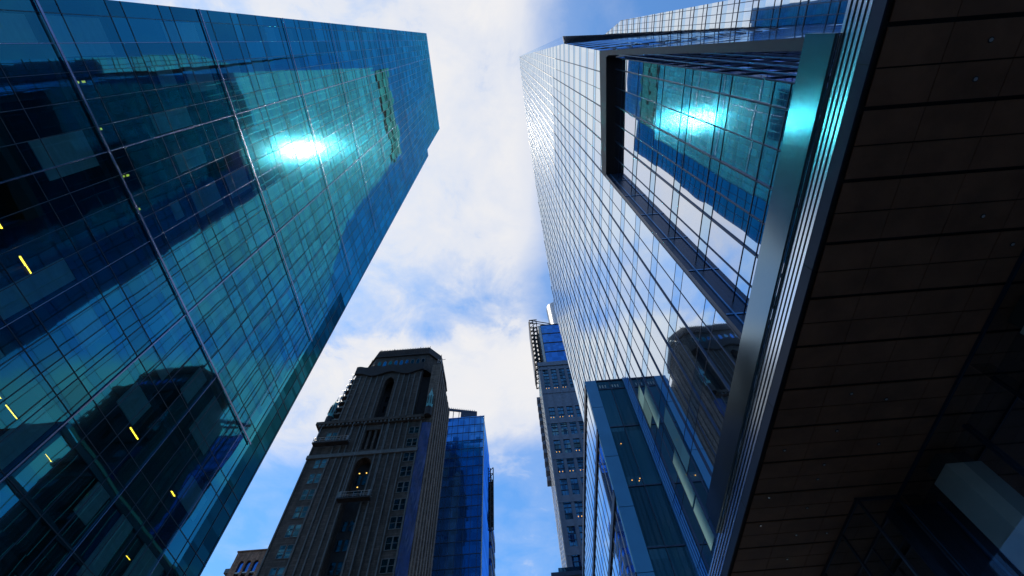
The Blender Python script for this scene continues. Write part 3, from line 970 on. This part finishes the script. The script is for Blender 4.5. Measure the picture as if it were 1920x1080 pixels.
for i, x in enumerate((-32.2, -30.9, -29.6, -28.3, -27.0, -25.7, -24.4, -23.1, -21.9)):
    pts = [(x - 0.35, 85.6), (x + 0.35, 85.6), (x + 0.35, 86.9), (x + 0.22, 87.3), (x, 87.5), (x - 0.22, 87.3), (x - 0.35, 86.9)]
    o = MB().prism([(x + (p - x) * 1.3, 86.5 + (q - 86.5) * 1.15) for p, q in pts], 1, YF + 0.93, YF + 0.998).build('arched_window', 'rib_stone', N)
    MB().face([(p, YF + 0.925, q) for p, q in pts]).build('pane', 'cobalt_glass' if i in (1, 3, 4, 5) else 'dark_glass', o)
for x, y in ((-18.3, YF - 0.1), (-38.4, YF + 0.5)):
    t_ = MB().lathe(x, y, [(0.75, 67.3), (0.75, 69.4), (0.5, 69.5)], 8).build('turret', 'brown_brick_dark', N)
    MB().lathe(x, y, [(0.62, 69.51), (0.70, 70.2), (0.62, 72.6), (0.45, 73.4), (0.08, 74.8), (0.03, 75.6)], 8).build('lantern', 'copper', t_)
    q = MB()
    for i in range(8):
        a = 2 * math.pi * (i + 0.5) / 8
        q.bar((x + 0.70 * math.cos(a), y + 0.70 * math.sin(a), 70.3), (x + 0.64 * math.cos(a), y + 0.64 * math.sin(a), 72.5), 0.10, 4)
    q.build('lantern_louver', 'black', t_)

tp = MB()
rt = random.Random(5)
prev = None
for z in frange(G, 66.5, 1.2):
    row = [(-19.15 + 1.75 * i / 6, YF - 0.14 + 0.10 * math.sin(z * 0.9 + i * 1.1) - 0.07 * rt.random() + (0.30 if i == 6 else 0), z) for i in range(7)]
    if prev:
        for i in range(6):
            tp.face([prev[i], prev[i + 1], row[i + 1], row[i]])
    prev = row
to = tp.build('tarpaulin', 'tarp')
to['label'] = 'long blue tarpaulin strip hanging down the corner of the brown tower'
to['category'] = 'tarpaulin'


def stage(x0, x1, z, label):
    t = thing('hanging_scaffold', label, 'scaffold', ((x0 + x1) / 2, YF - 0.9, z), 'suspended work platforms on the brown tower')
    bx('deck', 'brown_brick_dark', t, x0, x1, YF - 1.4, YF - 0.35, z, z + 0.25)
    rl = MB()
    for y in (YF - 1.38, YF - 0.4):
        for dz in (0.7, 1.2):
            rl.bar((x0, y, z + dz), (x1, y, z + dz), 0.05, 5)
        for x in frange(x0 + 0.05, x1, 1.25):
            rl.bar((x, y, z + 0.25), (x, y, z + 1.2), 0.04, 5)
    rl.build('guard_rail', 'steel', t)
    for x in (x0 + 0.3, x1 - 0.3):
        bx('hoist', 'steel', t, x - 0.2, x + 0.2, YF - 1.2, YF - 0.7, z + 0.26, z + 1.5)
        MB().bar((x, YF - 0.9, z + 1.5), (x, YF - 0.9, 66.1), 0.03, 4).build('hoist_rope', 'steel', t)


stage(-38.7, -32.1, 61.2, 'work platform hung across the upper corner of the brown tower')
stage(-30.5, -25.2, 48.9, 'work platform hung across the arched recess of the brown tower')
sc_ = thing('roof_scaffold', 'thin ragged scaffold poles along the stepped edge of the brown tower', 'scaffold', (-37.6, YF + 1.2, 67.3))
q = MB()
rs = random.Random(11)
for i in range(9):
    z = 67.4 + i * 1.75
    x = -38.2 + i * 0.2
    q.bar((x, YF + 0.1, z), (x + 0.1, YF + 0.1, z + 2.6), 0.09, 5)
    q.bar((x, YF + 2.2, z), (x + 0.1, YF + 2.2, z + 2.4), 0.09, 5)
    q.bar((x - 0.7, YF + 0.2, z + 1.0), (x + 1.8, YF + 0.2, z + 1.25), 0.08, 5)
    q.bar((x - 0.5, YF + 0.2, z + 0.2), (x + 0.9, YF + 0.6, z + 1.9), 0.07, 5)
    q.bar((x, YF + 0.1, z + 1.5), (x, YF + 2.4, z + 1.5), 0.07, 5)
q.build('pole_frame', 'steel', sc_)
for i in range(8):
    z = 68.2 + i * 1.75
    x = -38.3 + i * 0.2
    bx('deck', 'brown_brick_dark', sc_, x - 0.3, x + 1.4, YF + 0.2, YF + 2.3, z, z + 0.12)
sc2 = thing('roof_scaffold', 'short scaffold frame on the crown shoulder facing the open sky', 'scaffold', (-17.6, YF + 3, 84.6))
q = MB()
for x, y in ((-18.3, YF + 1), (-17.4, YF + 1), (-17.4, YF + 3.4), (-18.3, YF + 3.4)):
    q.bar((x, y, 84.6), (x, y, 86.9), 0.07, 5)
q.bar((-18.5, YF + 1, 86.2), (-16.6, YF + 1, 86.6), 0.07, 5)
q.bar((-18.4, YF + 1, 84.7), (-17.3, YF + 1, 86.8), 0.06, 5)
q.bar((-17.4, YF + 1, 85.6), (-17.4, YF + 3.6, 85.6), 0.06, 5)
q.build('pole_frame', 'steel', sc2)

# ------------------------------------------------------------------ cobalt office tower behind it
O = thing('office_tower', 'cobalt blue glass office tower rising behind the brown masonry tower', 'skyscraper', (-22, 100, G))
YO = 90.0
OZ = 93.2
xr_ = lambda z: -10.15 - (OZ - z) * -0.0008
for a, b in zip(frange(G, OZ, 10.54), frange(G, OZ, 10.54)[1:]):
    for c, d in ((-34, -26), (-26, -18), (-18, -10.1)):
        MB().face([(c, YO, a), (d, YO, a), (d, YO, b), (c, YO, b)]).build('glass_panel', 'office_glass', O)
om = MB()
for x in frange(-33.5, -10.3, 1.5):
    om.box(x - 0.04, x + 0.04, YO - 0.10, YO - 0.003, G, OZ)
for z in frange(G + 2.7, OZ, 2.7):
    om.box(-34, -10.1, YO - 0.06, YO - 0.002, z - 0.07, z + 0.07)
om.build('mullion', 'navy_metal', O)
bx('roof', 'roof_grey', O, -34, -10.1, YO + 0.05, 106, OZ - 0.4, OZ)
bx('flank_wall', 'cobalt_glass', O, -10.2, -10.1, YO + 0.02, 106, G, OZ - 0.41)
bx('corner_trim', 'concrete_pale', O, -10.1, -9.96, YO - 0.1, YO + 0.5, G, OZ)
cs = MB()
cs.prism([(-34, 99.6), (-12.0, 94.2), (-12.0, 94.9), (-34, 100.6)], 1, YO - 0.05, YO + 0.25)
cs.prism([(-16.5, OZ), (-12.0, OZ), (-12.0, 94.19), (-16.5, 95.3)], 1, YO, YO + 0.2)
for x in frange(-33, -16.6, 1.6):
    cs.box(x - 0.08, x + 0.08, YO, YO + 0.2, OZ, 94.2 + (-12.0 - x) * 0.245)
cs.prism([(-34, 97.4), (-24, 95.8), (-24, 96.4), (-34, 98.1)], 1, YO - 0.03, YO + 0.22)
cs.build('crown_screen_frame', 'navy_metal', O)
fz = MB()
for x in frange(-33.6, -12.3, 0.55):
    zz = 94.9 + (-12.0 - x) * 0.259
    fz.box(x - 0.06, x + 0.06, YO - 0.02, YO + 0.1, zz, zz + 0.45)
fz.build('crown_rail', 'steel', O)

D = thing('stepped_tower', 'dark narrow tower with a rooftop rig, behind the cobalt office tower', 'tower', (-12, 118, G))
for z0, z1 in zip(frange(G, 84, 4.29), frange(G, 84, 4.29)[1:]):
    bx('floor_band', 'grey_stone', D, -20, -10.0, 112, 124, z0, z1 - 1.7)
    bx('window_band', 'cobalt_glass', D, -19.9, -10.1, 112.1, 123.9, z1 - 1.7, z1)
bx('upper_block', 'cobalt_glass', D, -20, -11.4, 113, 123, 84, 103)
rg = MB()
for z in frange(74, 92, 2.2):
    rg.bar((-11.2, 111.6, z), (-9.4, 111.6, z), 0.12, 5)
    rg.bar((-11.2, 111.6, z), (-9.4, 111.6, z + 2.2), 0.12, 5)
    rg.bar((-10.1, 111.6, z), (-10.1, 115.0, z), 0.10, 5)
for x in (-11.1, -10.2, -9.4):
    rg.bar((x, 111.6, 74), (x, 111.6, 93.5), 0.16, 5)
rg.build('rig_frame', 'black', D)
bx('sign_board', 'black', D, -11.0, -9.5, 111.75, 112.0 - 0.05, 75, 89)

# ------------------------------------------------------------------ slim grey tower
Q = thing('slim_tower', 'slim grey stone tower with blue glass top, steel lattice and metal drum', 'skyscraper', (22, 162, G))
YT = 150.0
sw = MB()
cols = [(12.9, 15.8), (17.0, 19.9), (21.1, 24.0), (25.2, 28.1), (29.3, 32.2)]
rowsT = [(169.5, 184.5)] + [(150.0 - 9.75 * i, 157.2 - 9.75 * i) for i in range(16)]
prevx = 11.2
for c0, c1 in cols:
    sw.box(prevx, c0, YT, YT + 1, G, 187)
    prevx = c1
sw.box(prevx, 34, YT, YT + 1, G, 187)
zprev = 187
for z0, z1 in rowsT:
    for c0, c1 in cols:
        sw.box(c0, c1, YT + 0.1, YT + 0.9, z1, zprev - 0.0)
    zprev = z0
for c0, c1 in cols:
    sw.box(c0, c1, YT + 0.1, YT + 0.9, G, zprev)
sw.build('front_wall', 'grey_stone', Q)
bx('inner_wall', 'core_dark', Q, 11.6, 33.6, YT + 1.01, 174, G, 186.5)
for z0, z1 in rowsT:
    for c0, c1 in cols[:4]:
        f = MB()
        for x in (c0 + 0.06, (c0 + c1) / 2, c1 - 0.06):
            f.box(x - 0.06, x + 0.06, YT + 0.2, YT + 0.4, z0, z1)
        for i in range(1, 3 if z1 - z0 < 10 else 6):
            zz = z0 + (z1 - z0) * i / (3 if z1 - z0 < 10 else 6)
            f.box(c0, c1, YT + 0.25, YT + 0.42, zz - 0.08, zz + 0.08)
        o = f.build('window', 'navy_metal', Q)
        MB().face([(c0, YT + 0.45, z0), (c1, YT + 0.45, z0), (c1, YT + 0.45, z1), (c0, YT + 0.45, z1)]).build('pane', 'dark_glass', o)
rq = random.Random(4)
for z0, z1 in rowsT[:9]:
    for c0, c1 in cols[:3]:
        if rq.random() < 0.45:
            for dx in (0.5, 1.7):
                bx('room_lamp', 'lamp_warm', Q, c0 + dx, c0 + dx + 0.28, YT + 0.30, YT + 0.34, z0 + 0.8, z0 + 1.2)
tr = MB()
for x in (11.45, 12.4, 16.3, 20.4, 24.5):
    tr.box(x - 0.12, x + 0.12, YT - 0.2, YT - 0.003, G, 185.4)
for z in frange(2, 168, 19.5):
    tr.box(11.2, 34, YT - 0.26, YT - 0.21, z + 8.4, z + 8.9)
tr.build('stone_trim', 'grey_stone', Q)
bx('cornice', 'grey_stone', Q, 10.8, 34.2, YT - 0.5, YT + 1.2, 187.0, 190.0)
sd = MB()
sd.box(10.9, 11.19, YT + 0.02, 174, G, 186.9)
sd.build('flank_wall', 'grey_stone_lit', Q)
sv = MB()
for i, z in enumerate(frange(2, 184, 3.25)):
    for y in frange(YT + 1.5, 172, 3.0):
        sv.box(10.86, 10.898, y, y + 1.7, z, z + 1.9)
sv.build('flank_pane', 'dark_glass', Q)
sb = MB()
for z in frange(132, 182, 5.0):
    sb.box(9.2, 10.85, 168, 172, z, z + 2.2)
sb.build('balcony_slat', 'grey_stone', Q)
for a, b in zip((190.0, 200.2, 208.6, 217.6), (199.6, 208.0, 217.0, 226.0)):
    bx('glass_band', 'cobalt_glass', Q, 15.9, 33.5, YT + 0.6, 170, a, b)
    bx('band_rail', 'black', Q, 15.7, 33.7, YT + 0.4, 170.2, b, b + 0.6)
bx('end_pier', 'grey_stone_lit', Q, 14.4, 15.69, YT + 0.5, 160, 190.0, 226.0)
MB().lathe(27.6, 157, [(5.4, 226.6), (5.4, 254)], 36).build('drum', 'cyl_metal', Q)
dr = MB()
for z in frange(228, 253.5, 1.3):
    dr.lathe(27.6, 157, [(5.46, z), (5.46, z + 0.25)], 36)
dr.build('drum_rib', 'navy_metal', Q)
lt = MB()
for z in frange(184, 232, 4.0):
    for y in (YT, YT + 6, YT + 12):
        lt.bar((9.5, y, z), (14.2, y, z + 0.2), 0.22, 5)
        lt.bar((9.5, y, z), (13.2, y, min(z + 4.0, 232)), 0.2, 5)
    lt.bar((9.6, YT, z), (9.6, YT + 12, z), 0.25, 5)
    lt.bar((9.6, YT, z), (9.6, YT + 6, min(z + 4, 232)), 0.22, 5)
    lt.bar((9.6, YT + 12, z), (9.6, YT + 6, min(z + 4, 232)), 0.22, 5)
for x in (9.5, 11.6, 13.6):
    for y in (YT, YT + 6, YT + 12):
        lt.bar((x, y, 184 if x < 10 else 190), (x, y, 233 - rq.random() * 2), 0.28, 5)
lt.bar((9.5, YT, 232), (22, YT + 1, 228), 0.3, 5)
lt.bar((9.5, YT, 229.5), (20, YT + 1, 226.8), 0.25, 5)
lt.build('lattice_frame', 'black', Q)
bx('sign_back', 'navy_metal', Q, 9.0, 9.24, YT + 0.5, YT + 11.5, 186, 231)

# ------------------------------------------------------------------ low buildings at the street end
E_ = thing('brick_building', 'orange brick building with three arched windows, low beside the brown tower', 'building', (-66, 118, G))
YM = 110.0
bw = MB()
ops = [(-73.0, -71.8), (-71.2, -70.0), (-69.3, -68.1)]
px_ = -74.6
for a, b in ops + [(-66.5, -65.3)]:
    bw.box(px_, a, YM, YM + 1, G, 72.4)
    n = 6
    for i in range(2 * n):
        t0, t1 = (i - n) / n, (i + 1 - n) / n
        c, hw = (a + b) / 2, (b - a) / 2
        bw.prism([(c + hw * t0, 69.4 + 0.7 * math.sqrt(1 - t0 * t0)), (c + hw * t1, 69.4 + 0.7 * math.sqrt(max(0, 1 - t1 * t1))), (c + hw * t1, 72.4), (c + hw * t0, 72.4)], 1, YM, YM + 1)
    px_ = b
bw.box(px_, -58, YM, YM + 1, G, 72.4)
bw.build('front_wall', 'orange_brick', E_)
bx('back_wall', 'core_dark', E_, -74.6, -58, YM + 1.01, 126, G, 72.0)
bx('side_wall', 'orange_brick', E_, -76.0, -74.61, YM + 2.0, 126, G, 71.0)
for a, b in ops:
    for z0, z1 in ((67.4, 69.9), (63.0, 66.4), (58.6, 62.0), (54, 57.4)):
        o = MB().face([(a, YM + 0.5, z0), (b, YM + 0.5, z0), (b, YM + 0.5, z1), (a, YM + 0.5, z1)]).build('window', 'cobalt_glass', E_)
        MB().box(a, b, YM + 0.1, YM + 0.9, z0 - 0.35, z0 - 0.05).build('sill', 'concrete_pale', o)
bq = MB()
for z in frange(40, 70, 2.2):
    bq.box(-77.2, -76.01, YM + 2.1, 124, z, z + 1.1)
bq.build('side_ledge_slat', 'roof_grey', E_)
bx('roof_plant', 'cobalt_glass', E_, -69.0, -60, YM + 3, 120, 72.4, 74.4)
bx('coping', 'orange_brick', E_, -74.8, -58, YM - 0.2, YM + 1.1, 72.41, 72.7)
br = MB()
for x in frange(-68.8, -61, 1.0):
    br.bar((x, YM + 3, 74.4), (x, YM + 3, 75.3), 0.07, 4)
br.bar((-68.8, YM + 3, 75.3), (-61, YM + 3, 75.3), 0.07, 4)
br.build('roof_rail', 'black', E_)
F_ = thing('street_end_block', 'small flat-topped dark block far down the street in the blue gap', 'building', (7, 98, G))
bx('wall', 'grey_stone', F_, 3.6, 13, 90, 104, G, 49.2)
bx('parapet', 'navy_metal', F_, 3.4, 13.2, 89.8, 104.2, 49.2, 50.0)
bx('roof_plant', 'dark_glass', F_, 5.0, 12, 92, 100, 50.0, 52)
for z in frange(4, 46, 4.2):
    bx('window_band', 'dark_glass', F_, 4.0, 12.6, 89.93, 89.99, z, z + 2.0)
